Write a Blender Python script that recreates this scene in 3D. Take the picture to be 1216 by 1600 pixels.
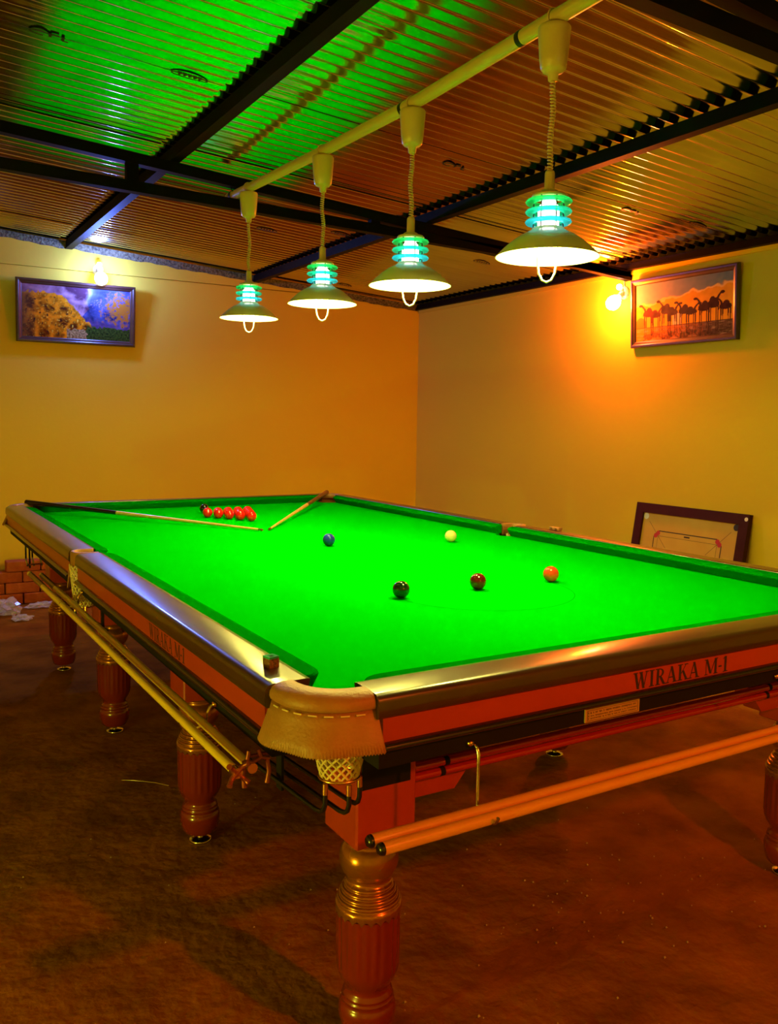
import bpy, math, random
from mathutils import Vector, noise
random.seed(7)
for o in list(bpy.data.objects): bpy.data.objects.remove(o)
scene = bpy.context.scene
COL = scene.collection
R_ = math.radians
H = 0.84            # height of the slate bed above the floor; coordinates below are given from the bed
W, L = 1.778, 3.569 # playing area

# ------------------------------------------------------------------ camera, world, exposure
cam = bpy.data.cameras.new('camera'); cam.sensor_fit = 'VERTICAL'; cam.sensor_height = 36.0
cam.lens = 36.0 * 1354.35 / 1600.0; cam.clip_start = 0.02; cam.clip_end = 60
camo = bpy.data.objects.new('camera', cam); COL.objects.link(camo)
camo.location = (-0.7397, -1.4231, 0.5281 + H)
camo.rotation_euler = (R_(83.985), R_(-0.822), R_(-30.762))
scene.camera = camo
world = bpy.data.worlds.new('night'); scene.world = world; world.use_nodes = True
world.node_tree.nodes['Background'].inputs[0].default_value = (0.01, 0.008, 0.005, 1)
world.node_tree.nodes['Background'].inputs[1].default_value = 0.2
vs = scene.view_settings
vs.view_transform = 'Standard'; vs.look = 'None'; vs.gamma = 1.0; vs.use_curve_mapping = False
vs.exposure = 0.0
# lamp powers (each light sits inside its own lamp further down)
P_PENDANT, C_PENDANT = 32.5, (1.0, 0.86, 0.15)
P_COOL, C_COOL = 16.5, (0.40, 0.72, 3.9)
P_WARM, C_WARM = 86.0, (1.0, 0.125, 0.002)
P_BACK, C_BACK = 112.0, (1.0, 0.085, 0.002)
P_SIDE, C_SIDE = 78.0, (0.88, 1.0, 0.05)
LAMP_DIM = (1.06, 1.0, 0.86, 0.70)

XL, XR, YB, YF = -2.7, 3.656, -2.3, 5.45
def roof_z(x): return 1.85 - 0.072 * x

# ------------------------------------------------------------------ materials
def mat(name, base, rough=0.6, metal=0.0, spec=0.5, var=0.0, scale=8.0, base2=None, bump=0.0, bscale=60.0,
        coat=0.0, emit=None, estr=0.0, stretch=None, trans=0.0, alpha=1.0, rvar=0.0):
    m = bpy.data.materials.new(name); m.use_nodes = True
    nt = m.node_tree; b = nt.nodes['Principled BSDF']
    b.inputs['Base Color'].default_value = (*base, 1)
    b.inputs['Roughness'].default_value = rough; b.inputs['Metallic'].default_value = metal
    b.inputs['Specular IOR Level'].default_value = spec
    b.inputs['Coat Weight'].default_value = coat; b.inputs['Coat Roughness'].default_value = 0.12
    b.inputs['Transmission Weight'].default_value = trans; b.inputs['Alpha'].default_value = alpha
    if emit: b.inputs['Emission Color'].default_value = (*emit, 1); b.inputs['Emission Strength'].default_value = estr
    if var or bump or rvar:
        tc = nt.nodes.new('ShaderNodeTexCoord'); mp = nt.nodes.new('ShaderNodeMapping')
        nt.links.new(tc.outputs['Object'], mp.inputs[0])
        if stretch: mp.inputs['Scale'].default_value = stretch
    if var or rvar:
        n = nt.nodes.new('ShaderNodeTexNoise'); n.inputs['Scale'].default_value = scale; n.inputs['Detail'].default_value = 6
        nt.links.new(mp.outputs[0], n.inputs['Vector'])
    if var:
        mx = nt.nodes.new('ShaderNodeMix'); mx.data_type = 'RGBA'
        b2 = base2 or tuple(c * 0.6 for c in base)
        rp = nt.nodes.new('ShaderNodeMapRange'); rp.inputs[1].default_value = 0.35; rp.inputs[2].default_value = 0.68
        rp.inputs[4].default_value = var
        nt.links.new(n.outputs['Fac'], rp.inputs[0]); nt.links.new(rp.outputs[0], mx.inputs[0])
        mx.inputs[6].default_value = (*base, 1); mx.inputs[7].default_value = (*b2, 1)
        nt.links.new(mx.outputs[2], b.inputs['Base Color'])
    if rvar:
        rr = nt.nodes.new('ShaderNodeMapRange'); rr.inputs[1].default_value = 0.3; rr.inputs[2].default_value = 0.7
        rr.inputs[3].default_value = max(0.02, rough - rvar); rr.inputs[4].default_value = rough + rvar
        nt.links.new(n.outputs['Fac'], rr.inputs[0]); nt.links.new(rr.outputs[0], b.inputs['Roughness'])
    if bump:
        n2 = nt.nodes.new('ShaderNodeTexNoise'); n2.inputs['Scale'].default_value = bscale; n2.inputs['Detail'].default_value = 5
        nt.links.new(mp.outputs[0], n2.inputs['Vector'])
        bp = nt.nodes.new('ShaderNodeBump'); bp.inputs['Strength'].default_value = bump; bp.inputs['Distance'].default_value = 0.01
        nt.links.new(n2.outputs['Fac'], bp.inputs['Height']); nt.links.new(bp.outputs[0], b.inputs['Normal'])
    return m
def mat_print(name, rough=0.6):
    m = bpy.data.materials.new(name); m.use_nodes = True; nt = m.node_tree; b = nt.nodes['Principled BSDF']
    a = nt.nodes.new('ShaderNodeVertexColor'); a.layer_name = 'ink'
    nt.links.new(a.outputs[0], b.inputs['Base Color']); b.inputs['Roughness'].default_value = rough
    b.inputs['Specular IOR Level'].default_value = 0.06
    return m
def mat_ring(name, c):
    m = bpy.data.materials.new(name); m.use_nodes = True; nt = m.node_tree
    nt.nodes.remove(nt.nodes['Principled BSDF']); out = nt.nodes['Material Output']
    t = nt.nodes.new('ShaderNodeBsdfTranslucent'); t.inputs[0].default_value = (*c, 1)
    tr = nt.nodes.new('ShaderNodeBsdfTransparent'); tr.inputs[0].default_value = (*c, 1)
    g = nt.nodes.new('ShaderNodeBsdfGlossy'); g.inputs[1].default_value = 0.1
    m1 = nt.nodes.new('ShaderNodeMixShader'); m1.inputs[0].default_value = 0.45
    m2 = nt.nodes.new('ShaderNodeMixShader'); m2.inputs[0].default_value = 0.08
    nt.links.new(t.outputs[0], m1.inputs[1]); nt.links.new(tr.outputs[0], m1.inputs[2])
    nt.links.new(m1.outputs[0], m2.inputs[1]); nt.links.new(g.outputs[0], m2.inputs[2]); nt.links.new(m2.outputs[0], out.inputs[0])
    return m
def mat_emit(name, c, s):
    m = bpy.data.materials.new(name); m.use_nodes = True; nt = m.node_tree
    nt.nodes.remove(nt.nodes['Principled BSDF']); e = nt.nodes.new('ShaderNodeEmission')
    e.inputs[0].default_value = (*c, 1); e.inputs[1].default_value = s
    nt.links.new(e.outputs[0], nt.nodes['Material Output'].inputs[0]); return m

M = dict(
    wall=mat('wall_paint', (0.78, 0.56, 0.042), 0.8, spec=0.05, var=0.25, scale=1.6, base2=(0.71, 0.51, 0.038), bump=0.07, bscale=40),
    cement=mat('rough_cement', (0.22, 0.19, 0.08), 0.95, spec=0.05, var=1.0, scale=60, base2=(0.06, 0.05, 0.025), bump=1.0, bscale=70),
    floor=mat('earth_floor', (0.39, 0.150, 0.009), 0.9, spec=0.06, var=0.9, scale=4.5, base2=(0.19, 0.068, 0.005), bump=1.0, bscale=22),
    sheet=mat('galvanised_sheet', (0.60, 0.58, 0.42), 0.13, metal=1.0, var=0.6, scale=2.5, base2=(0.44, 0.42, 0.29), stretch=(0.6, 3, 3), rvar=0.04),
    steel=mat('black_steel', (0.004, 0.003, 0.002), 0.55, spec=0.07, var=0.5, scale=9, base2=(0.008, 0.005, 0.003)),
    ink=mat('stamp_ink', (0.012, 0.012, 0.01), 0.6),
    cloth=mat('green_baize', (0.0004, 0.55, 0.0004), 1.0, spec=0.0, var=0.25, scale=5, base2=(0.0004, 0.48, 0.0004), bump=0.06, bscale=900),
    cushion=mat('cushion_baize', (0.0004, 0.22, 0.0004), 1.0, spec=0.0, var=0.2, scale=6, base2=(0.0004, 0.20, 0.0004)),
    cloth2=mat('green_baize_mark', (0.0004, 0.38, 0.0004), 1.0, spec=0.0),
    rail=mat('dark_rail_lacquer', (0.042, 0.020, 0.010), 0.30, spec=0.6, coat=0.5, var=0.5, scale=30, base2=(0.06, 0.026, 0.012)),
    panel=mat('mahogany_panel', (0.43, 0.040, 0.006), 0.38, coat=0.2, var=0.5, scale=16, base2=(0.36, 0.030, 0.005)),
    black=mat('black_lacquer', (0.012, 0.008, 0.006), 0.22, spec=0.6, coat=0.4),
    matte=mat('matt_black', (0.010, 0.008, 0.007), 0.7, spec=0.2),
    leg=mat('leg_wood', (0.23, 0.020, 0.005), 0.25, coat=0.7, var=0.5, scale=9, base2=(0.17, 0.014, 0.004), stretch=(1, 1, .3)),
    bronze=mat('bronze_lacquer', (0.46, 0.17, 0.025), 0.24, metal=0.7, coat=0.4, var=0.5, scale=12, base2=(0.34, 0.11, 0.016)),
    leather=mat('tan_leather', (0.42, 0.20, 0.065), 0.45, spec=0.5, var=0.5, scale=25, base2=(0.33, 0.13, 0.04), bump=0.2, bscale=160),
    net=mat('cream_net', (0.80, 0.66, 0.36), 0.6),
    brass=mat('brass', (0.80, 0.48, 0.16), 0.25, metal=1.0),
    chrome=mat('chrome', (0.75, 0.70, 0.62), 0.18, metal=1.0),
    rubber=mat('black_coated_wire', (0.008, 0.010, 0.009), 0.30, spec=0.6),
    pole=mat('pole_wood', (0.82, 0.44, 0.06), 0.32, coat=0.3, var=0.4, scale=20, base2=(0.74, 0.36, 0.045)),
    restpole=mat('rest_pole_wood', (0.95, 0.66, 0.07), 0.28, coat=0.4, var=0.4, scale=20, base2=(0.86, 0.56, 0.05)),
    redpole=mat('red_pole', (0.50, 0.030, 0.010), 0.18, metal=0.35, coat=0.6),
    ash=mat('ash_cue', (0.82, 0.56, 0.20), 0.35, coat=0.2, var=0.4, scale=30, base2=(0.74, 0.46, 0.15)),
    ebony=mat('ebony_butt', (0.008, 0.006, 0.005), 0.25, coat=0.5),
    brownbutt=mat('brown_butt', (0.13, 0.045, 0.012), 0.35, coat=0.3),
    copper=mat('copper_head', (0.30, 0.07, 0.03), 0.35, metal=0.5),
    pvc=mat('cream_plastic', (0.72, 0.52, 0.20), 0.32, spec=0.5, coat=0.2),
    shade=mat('enamel_shade', (0.80, 0.78, 0.36), 0.30, coat=0.3),
    shade_in=mat('white_enamel', (0.92, 0.90, 0.82), 0.5),
    tape=mat('black_tape', (0.01, 0.01, 0.01), 0.5),
    glassA=mat_ring('green_glass', (0.10, 0.95, 0.42)), glassB=mat_ring('teal_glass', (0.08, 0.80, 0.60)), glassC=mat_ring('blue_glass', (0.10, 0.70, 0.80)),
    bulb=mat_emit('bulb_glow', (1.0, 0.95, 0.80), 9.0),
    bulbcool=mat_emit('cool_bulb_glow', (0.80, 0.95, 1.0), 14.0),
    bulbwarm=mat_emit('warm_bulb_glow', (1.0, 0.80, 0.45), 30.0),
    frame=mat('frame_wood', (0.060, 0.022, 0.010), 0.35, coat=0.3, var=0.6, scale=15, base2=(0.10, 0.035, 0.015)),
    frame2=mat('frame_wood_dark', (0.055, 0.034, 0.022), 0.35, coat=0.3, var=0.6, scale=15, base2=(0.10, 0.05, 0.03)),
    printm=mat_print('picture_print'), cardprint=mat_print('board_print', 0.5),
    carrom=mat('carrom_frame', (0.050, 0.004, 0.002), 0.6, spec=0.2, var=0.5, scale=10),
    ply=mat('carrom_ply', (0.62, 0.38, 0.07), 0.6, spec=0.2, var=0.4, scale=9, base2=(0.54, 0.31, 0.05)),
    redink=mat('red_ink', (0.55, 0.03, 0.02), 0.5), dark=mat('dark_print', (0.03, 0.012, 0.008), 0.6), white=mat('white_paint', (0.8, 0.78, 0.7), 0.5),
    plate=mat('nameplate_metal', (0.70, 0.48, 0.16), 0.35, metal=0.4),
    brick=mat('red_brick', (0.50, 0.13, 0.035), 0.9, spec=0.15, var=0.9, scale=14, base2=(0.36, 0.075, 0.02), bump=0.6, bscale=45),
    plastic=mat('clear_plastic', (0.92, 0.93, 0.90), 0.15, spec=0.8, alpha=0.45),
    chalk=mat('teal_chalk', (0.02, 0.42, 0.30), 0.9), chalkhole=mat('chalk_hollow', (0.008, 0.05, 0.04), 0.9),
    grit=mat('grit', (0.55, 0.40, 0.2), 0.8), socket=mat('lamp_socket', (0.55, 0.45, 0.28), 0.4, spec=0.5),
)
def ballmat(n, c): return mat(n, c, 0.08, spec=0.6, coat=0.4)

# ------------------------------------------------------------------ geometry helpers
class G:
    """collects vertices (bed-relative coordinates) and faces with a smooth flag"""
    def __init__(s): s.v = []; s.f = []; s.s = []; s.m = []; s.mi = 0
    def add(s, vs_, fs, smooth=False):
        k = len(s.v); s.v += [tuple(p) for p in vs_]
        for f in fs: s.f.append(tuple(i + k for i in f)); s.s.append(smooth); s.m.append(s.mi)
        return s
    def box(s, x0, x1, y0, y1, z0, z1):
        return s.add([(x0,y0,z0),(x1,y0,z0),(x1,y1,z0),(x0,y1,z0),(x0,y0,z1),(x1,y0,z1),(x1,y1,z1),(x0,y1,z1)],
                     [(0,3,2,1),(4,5,6,7),(0,1,5,4),(1,2,6,5),(2,3,7,6),(3,0,4,7)])
    def bevbox(s, x0, x1, y0, y1, z0, z1, b=0.004):
        """box with chamfered edges"""
        xs, ys, zs = (x0, x1), (y0, y1), (z0, z1); V = []; idx = {}
        for i in (0,1):
            for j in (0,1):
                for k in (0,1):
                    sx, sy, sz = (b if i == 0 else -b), (b if j == 0 else -b), (b if k == 0 else -b)
                    for ax in range(3):
                        p = [xs[i] + sx, ys[j] + sy, zs[k] + sz]; p[ax] = (xs, ys, zs)[ax][(i, j, k)[ax]]
                        idx[i, j, k, ax] = len(V); V.append(tuple(p))
        F = []
        def q(a): F.append(a)
        for s_ in (0,1):
            q([idx[s_,0,0,0], idx[s_,1,0,0], idx[s_,1,1,0], idx[s_,0,1,0]])
            q([idx[0,s_,0,1], idx[1,s_,0,1], idx[1,s_,1,1], idx[0,s_,1,1]])
            q([idx[0,0,s_,2], idx[1,0,s_,2], idx[1,1,s_,2], idx[0,1,s_,2]])
        for a in (0,1):
            for c in (0,1):
                q([idx[0,a,c,1], idx[1,a,c,1], idx[1,a,c,2], idx[0,a,c,2]])
                q([idx[a,0,c,0], idx[a,1,c,0], idx[a,1,c,2], idx[a,0,c,2]])
                q([idx[a,c,0,0], idx[a,c,1,0], idx[a,c,1,1], idx[a,c,0,1]])
        for i in (0,1):
            for j in (0,1):
                for k in (0,1): q([idx[i,j,k,0], idx[i,j,k,1], idx[i,j,k,2]])
        return s.add(V, F)
    def tube(s, path, r, n=10, cap=True, smooth=True):
        path = [Vector(p) for p in path]; N = len(path); V = []; F = []
        rr = r if isinstance(r, (list, tuple)) else [r] * N
        up = None
        for i, p in enumerate(path):
            t = (path[min(i+1, N-1)] - path[max(i-1, 0)]).normalized()
            if up is None: up = Vector((0,0,1)) if abs(t.z) < 0.9 else Vector((1,0,0))
            a = t.cross(up)
            if a.length < 1e-6: a = t.cross(Vector((0.3, 1, 0.2)))
            a.normalize(); b = a.cross(t).normalized(); up = b
            for k in range(n):
                th = 2 * math.pi * k / n
                V.append(p + (a * math.cos(th) + b * math.sin(th)) * rr[i])
        for i in range(N - 1):
            for k in range(n):
                F.append((i*n+k, i*n+(k+1) % n, (i+1)*n+(k+1) % n, (i+1)*n+k))
        s.add(V, F, smooth)
        if cap:
            s.add(V[:n], [tuple(range(n))]); s.add(V[-n:], [tuple(reversed(range(n)))])
        return s
    def lathe(s, prof, cx=0, cy=0, n=32, smooth=True, wob=None):
        """prof = [(r, z)], turned about a vertical axis"""
        V = []; F = []
        for i, (r, z) in enumerate(prof):
            for k in range(n):
                th = 2 * math.pi * k / n
                q = r * (wob(th, z) if wob else 1)
                V.append((cx + q * math.cos(th), cy + q * math.sin(th), z))
        for i in range(len(prof) - 1):
            for k in range(n): F.append((i*n+k, i*n+(k+1) % n, (i+1)*n+(k+1) % n, (i+1)*n+k))
        return s.add(V, F, smooth)
    def lathe_dir(s, prof, c, d, n=20):
        """prof = [(r, distance along d)] turned about direction d through c"""
        d = Vector(d).normalized(); a = d.cross(Vector((0,0,1)))
        if a.length < 1e-4: a = Vector((1,0,0))
        a.normalize(); b = d.cross(a); c = Vector(c); V = []; F = []
        for r, t in prof:
            for k in range(n):
                th = 2 * math.pi * k / n; V.append(c + d * t + (a * math.cos(th) + b * math.sin(th)) * r)
        for i in range(len(prof) - 1):
            for k in range(n): F.append((i*n+k, i*n+(k+1) % n, (i+1)*n+(k+1) % n, (i+1)*n+k))
        return s.add(V, F, True)
    def sphere(s, c, r, n=28, m=14):
        prof = [(max(1e-5, r * math.sin(math.pi * i / m)), c[2] - r * math.cos(math.pi * i / m)) for i in range(m + 1)]
        return s.lathe(prof, c[0], c[1], n)
    def prism(s, poly, fn, h0, h1, smooth=False):
        """poly = 2D points; fn(p, q, h) -> 3D"""
        n = len(poly); V = [fn(a, b, h0) for a, b in poly] + [fn(a, b, h1) for a, b in poly]
        s.add(V, [tuple(reversed(range(n))), tuple(range(n, 2*n))])
        return s.add(V, [(i, (i+1) % n, n+(i+1) % n, n+i) for i in range(n)], smooth)
    def sweep(s, rows, closed=False, smooth=True, cap=False):
        """rows = list of point rows of one length"""
        n = len(rows[0]); V = [p for r in rows for p in r]; F = []
        for i in range(len(rows) - 1):
            for k in range(n if closed else n - 1):
                F.append((i*n+k, i*n+(k+1) % n, (i+1)*n+(k+1) % n, (i+1)*n+k))
        s.add(V, F, smooth)
        if cap: s.add(rows[0], [tuple(range(n))]); s.add(rows[-1], [tuple(reversed(range(n)))])
        return s

ORG = {}
def obj(name, g, m, parent=None, origin=None, mods=None):
    if origin is None: origin = ORG[parent.name] if parent else g.v[0]
    o3 = Vector(origin)
    me = bpy.data.meshes.new(name)
    me.from_pydata([Vector(p) - o3 for p in g.v], [], g.f); me.update()
    me.polygons.foreach_set('use_smooth', g.s)
    ms = m if isinstance(m, list) else [m]
    for x in ms: me.materials.append(x)
    if len(ms) > 1: me.polygons.foreach_set('material_index', g.m)
    o = bpy.data.objects.new(name, me); COL.objects.link(o)
    import bmesh
    bm = bmesh.new(); bm.from_mesh(me); bmesh.ops.recalc_face_normals(bm, faces=bm.faces); bm.to_mesh(me); bm.free()
    ORG[o.name] = o3.copy()
    if parent:
        o.parent = parent; o.location = o3 - ORG[parent.name]
    else: o.location = (o3.x, o3.y, o3.z + H)
    return o
def thing(name, loc, label, cat, group=None):
    o = bpy.data.objects.new(name, None); COL.objects.link(o); o.empty_display_size = 0.05
    o.location = (loc[0], loc[1], loc[2] + H); ORG[o.name] = Vector(loc)
    return tag(o, label, cat, group)
def tag(o, label=None, cat=None, group=None, kind=None):
    if label: o['label'] = label
    if cat: o['category'] = cat
    if group: o['group'] = group
    if kind: o['kind'] = kind
    return o
def copy_tree(o, parent=None, delta=None, mirror=None):
    c = o.copy(); COL.objects.link(c); c.parent = parent
    ORG[c.name] = ORG.get(o.name, Vector((0,0,0))).copy()
    for ch in list(o.children): copy_tree(ch, c)
    return c
def light(name, loc, power, color, r, parent):
    l = bpy.data.lights.new(name, 'POINT'); l.energy = power; l.color = color; l.shadow_soft_size = r
    o = bpy.data.objects.new(name, l); COL.objects.link(o); o.parent = parent
    o.location = Vector(loc) - ORG[parent.name]
    return o

# ------------------------------------------------------------------ the room
def struct(name, g, m, label=None, parent=None):
    o = obj(name, g, m, parent, origin=None if parent else (0, 0, -H)); o['kind'] = 'structure'
    if label: o['label'] = label
    return o
fg = G(); nx, ny = 120, 150
V = []
for j in range(ny + 1):
    for i in range(nx + 1):
        x = XL - .1 + (XR - XL + .2) * i / nx; y = YB - .1 + (YF - YB + .2) * j / ny
        V.append((x, y, -H - 0.004 + 0.004 * noise.noise((x * 3, y * 3, 0)) + 0.0016 * noise.noise((x * 11, y * 11, 4))))
fg.add(V, [(j*(nx+1)+i, j*(nx+1)+i+1, (j+1)*(nx+1)+i+1, (j+1)*(nx+1)+i) for j in range(ny) for i in range(nx)], True)
struct('floor', fg, M['floor'], 'uneven reddish brown earth floor')
T = 0.12
struct('wall_far', G().add([(XL-T,YF,-H-.05),(XR+T,YF,-H-.05),(XR+T,YF+T,-H-.05),(XL-T,YF+T,-H-.05),
      (XL-T,YF,2.05),(XR+T,YF,1.62),(XR+T,YF+T,1.62),(XL-T,YF+T,2.05)], [(0,1,2,3),(4,7,6,5),(0,4,5,1),(1,5,6,2),(2,6,7,3),(3,7,4,0)]), M['wall'], 'yellow painted far wall')
struct('wall_right', G().box(XR, XR+T, YB-T, YF, -H-.05, 1.585), M['wall'], 'yellow painted right wall')
struct('wall_left', G().box(XL-T, XL, YB-T, YF, -H-.05, 2.05), M['wall'], 'yellow painted left wall')
struct('wall_back', G().add([(XL-T,YB-T,-H-.05),(XR+T,YB-T,-H-.05),(XR+T,YB,-H-.05),(XL-T,YB,-H-.05),
      (XL-T,YB-T,2.05),(XR+T,YB-T,1.62),(XR+T,YB,1.62),(XL-T,YB,2.05)], [(0,1,2,3),(4,7,6,5),(0,4,5,1),(1,5,6,2),(2,6,7,3),(3,7,4,0)]), M['wall'], 'yellow painted wall behind the table')
# plaster band along the top of the two walls in view
struct('trim_1', G().add([(XL,YF-.014,1.61),(XR,YF-.014,1.60),(XR,YF,1.60),(XL,YF,1.61),(XL,YF-.014,2.0),(XR,YF-.014,1.595),(XR,YF,1.595),(XL,YF,2.0)],
      [(0,1,2,3),(4,7,6,5),(0,4,5,1),(1,5,6,2),(2,6,7,3),(3,7,4,0)]), M['wall'], 'plaster band along the top of the far wall')
struct('trim_2', G().box(XR-.014, XR, YB, YF-.014, 1.515, 1.58), M['wall'], 'plaster band along the top of the right wall')
cg = G(); rows = []
for i in range(160):
    x = XL + (XR - XL) * i / 159; zz = roof_z(x) - 0.012
    a = 0.026 + 0.012 * noise.noise((x * 6, 0, 0)); b = 0.045 + 0.02 * noise.noise((x * 9, 3, 0))
    rows.append([(x, YF - .012, zz - b), (x, YF - .02 - a * .5, zz - b * .5), (x, YF - .02 - a, zz + .004)])
cg.sweep(rows, smooth=False)
struct('trim_3', cg, M['cement'], 'rough cement packed between far wall and roof')

# ------------------------------------------------------------------ roof: unseen slab added to block the sky, corrugated sheets, purlins, trusses
zc = 0.055
ceil = struct('ceiling', G().add([(XL-T,YB-T,roof_z(XL-T)+zc),(XR+T,YB-T,roof_z(XR+T)+zc),(XR+T,YF+T,roof_z(XR+T)+zc),(XL-T,YF+T,roof_z(XL-T)+zc)]+
      [(XL-T,YB-T,roof_z(XL-T)+zc+.02),(XR+T,YB-T,roof_z(XR+T)+zc+.02),(XR+T,YF+T,roof_z(XR+T)+zc+.02),(XL-T,YF+T,roof_z(XL-T)+zc+.02)],
      [(0,3,2,1),(4,5,6,7),(0,1,5,4),(1,2,6,5),(2,3,7,6),(3,0,4,7)]), M['steel'], 'corrugated metal roof seen from below')
PITCH = 0.0725
PROF = [(PITCH * i / 12, .0085 * (1 - math.cos(2 * math.pi * i / 12))) for i in range(12)]
def roof_sheet(x0, x1, y0, n, lift, tilt):
    g = G(); rows = []
    nxs = 5
    for k in range(nxs + 1):
        x = x0 + (x1 - x0) * k / nxs; row = []
        for i in range(n):
            for (dy, dz) in PROF:
                y = y0 + i * PITCH + dy
                row.append((x, y, roof_z(x) + dz + lift + tilt * (y - y0 - n * PITCH / 2) + 0.0012 * noise.noise((x * 2, y * 4, 1))))
        row.append((x, y0 + n * PITCH, roof_z(x) + lift + tilt * n * PITCH / 2)); rows.append(row)
    g.sweep(rows, smooth=True)
    return obj('roof_sheet', g, M['sheet'], ceil)
y = YB - 0.1; k = 0
while y < YF:
    n = 10
    while n > 1 and y + n * PITCH > YF + .06: n -= 1
    roof_sheet(XL - .1, 0.50, y, n, 0.0 + (k % 2) * .002, random.uniform(-.004, .004))
    roof_sheet(0.30, XR + .05, y, n, 0.010 + (k % 2) * .002, random.uniform(-.004, .004))
    y += n * PITCH; k += 1
def stamp(x, yy, w=0.13, kind=0):
    i = round((yy - (YB - .1)) / PITCH); yc = (YB - .1) + i * PITCH
    lift = 0.0 if x < 0.48 else 0.010
    z = lambda x_: roof_z(x_) + lift - 0.0030
    g = G()
    def strip(pts, wd):
        for (a, b) in zip(pts, pts[1:]):
            d = Vector((b[0]-a[0], b[1]-a[1])); d.normalize(); nrm = Vector((-d.y, d.x)) * wd / 2
            q = [(a[0]+nrm.x, a[1]+nrm.y), (b[0]+nrm.x, b[1]+nrm.y), (b[0]-nrm.x, b[1]-nrm.y), (a[0]-nrm.x, a[1]-nrm.y)]
            g.add([(px, py, z(px)) for px, py in q], [(0,1,2,3)])
    h = 0.034
    if kind == 0:
        el = [(x + w/2*math.cos(t*math.pi/10), yc + h/2*math.sin(t*math.pi/10)) for t in range(21)]; strip(el, .008)
        for t in range(5):
            xx = x - w*.3 + t * w*.14; strip([(xx, yc-h*.22), (xx+w*.03, yc+h*.25), (xx+w*.07, yc-h*.22)], .007)
    else:
        el = [(x - w*.25 + w*.24*math.cos(t*math.pi/8), yc + h/2*math.sin(t*math.pi/8)) for t in range(3, 17)]; strip(el, .010)
        strip([(x+.0, yc+h*.4), (x+.0, yc-h*.4), (x+w*.2, yc-h*.4)], .010); strip([(x+w*.3, yc-h*.45), (x+w*.3, yc+h*.45), (x+w*.45, yc+h*.45)], .011)
    o = obj('ink_stamp', g, M['ink'], ceil); return o
for x, yy, kd in ((-.14, 1.93, 1), (.36, 1.93, 0), (1.70, 2.07, 1), (3.24, 1.98, 0), (2.80, 2.03, 1), (1.53, 3.97, 0), (1.92, 3.66, 0), (3.0, 3.60, 0), (2.75, 5.2, 0), (3.4, 1.0, 1)):
    stamp(x, yy, .14, kd)

def cbeam(name, p0, p1, w, h, m, parent=None, label=None, cat=None, group=None):
    """open C-channel between two points (top edge at the given z), lips and web as one mesh"""
    p0, p1 = Vector(p0), Vector(p1); d = (p1 - p0).normalized(); s = d.cross(Vector((0,0,1))).normalized()
    t = 0.004; prof = [(-w/2,0),(w/2,0),(w/2,-t),(-w/2+t,-t),(-w/2+t,-h+t),(w/2-t,-h+t),(w/2-t,-h+.014),(w/2,-h+.014),(w/2,-h),(-w/2,-h)]
    rows = [[(p + s * a + Vector((0,0,b))) for a, b in prof] for p in (p0, p1)]
    g = G().sweep(rows, closed=True, smooth=False, cap=True)
    o = obj(name, g, m, parent, origin=None if parent else p0)
    if label: tag(o, label, cat, group)
    return o
for x, lab in ((-0.92, 'black steel purlin under the roof, leftmost and mostly out of view'), (0.57, 'black steel purlin left of the hanging lamps, running toward the far wall'),
               (2.04, 'black steel purlin right of the hanging lamps, running toward the far wall')):
    cbeam('roof_purlin', (x, YB, roof_z(x) - .002), (x, YF, roof_z(x) - .002), .05, .055, M['steel'], None, lab, 'beam')
cbeam('roof_purlin', (XR - .03, YB, roof_z(XR) - .004), (XR - .03, YF - .02, roof_z(XR) - .004), .05, .042, M['steel'], None,
      'black steel purlin lying along the top of the right wall', 'beam')
def truss(y, lab, zl):
    t = thing('roof_truss', (XL, y, zl), lab, 'beam')
    # the purlins pass over the top chord
    tz = lambda x: roof_z(x) - .058
    rows = [[(x, y-.025, tz(x)), (x, y+.025, tz(x)), (x, y+.025, tz(x)-.05), (x, y-.025, tz(x)-.05)] for x in (XL, XR)]
    obj('top_chord', G().sweep(rows, closed=True, smooth=False, cap=True), M['steel'], t)
    lz = lambda x: zl + 0.06 - 0.026 * x
    rows = [[(x, y-.025, lz(x)), (x, y+.025, lz(x)), (x, y+.025, lz(x)-.05), (x, y-.025, lz(x)-.05)] for x in (XL, XR)]
    obj('bottom_chord', G().sweep(rows, closed=True, smooth=False, cap=True), M['steel'], t)
    for x in (-.95, .37, 1.69, 2.9):
        if tz(x) - .05 - lz(x) > .004: obj('post', G().box(x-.028, x+.028, y-.02, y+.02, lz(x)-.004, tz(x)-.046), M['steel'], t)
    return t
truss(2.85, 'black steel double beam crossing the roof behind the hanging lamps', 1.585)
truss(0.225, 'dark steel double beam crossing the roof at the top right corner', 1.585)

# ------------------------------------------------------------------ snooker table
tb = thing('snooker_table', (W/2, L/2, -H), 'full size snooker table with green cloth, dark rails and fluted wooden legs', 'snooker table')
SIDE = {'near': lambda t, u, z: (t, -u, z), 'far': lambda t, u, z: (t, L + u, z), 'left': lambda t, u, z: (-u, t, z), 'right': lambda t, u, z: (W + u, t, z)}
MID = L / 2
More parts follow.
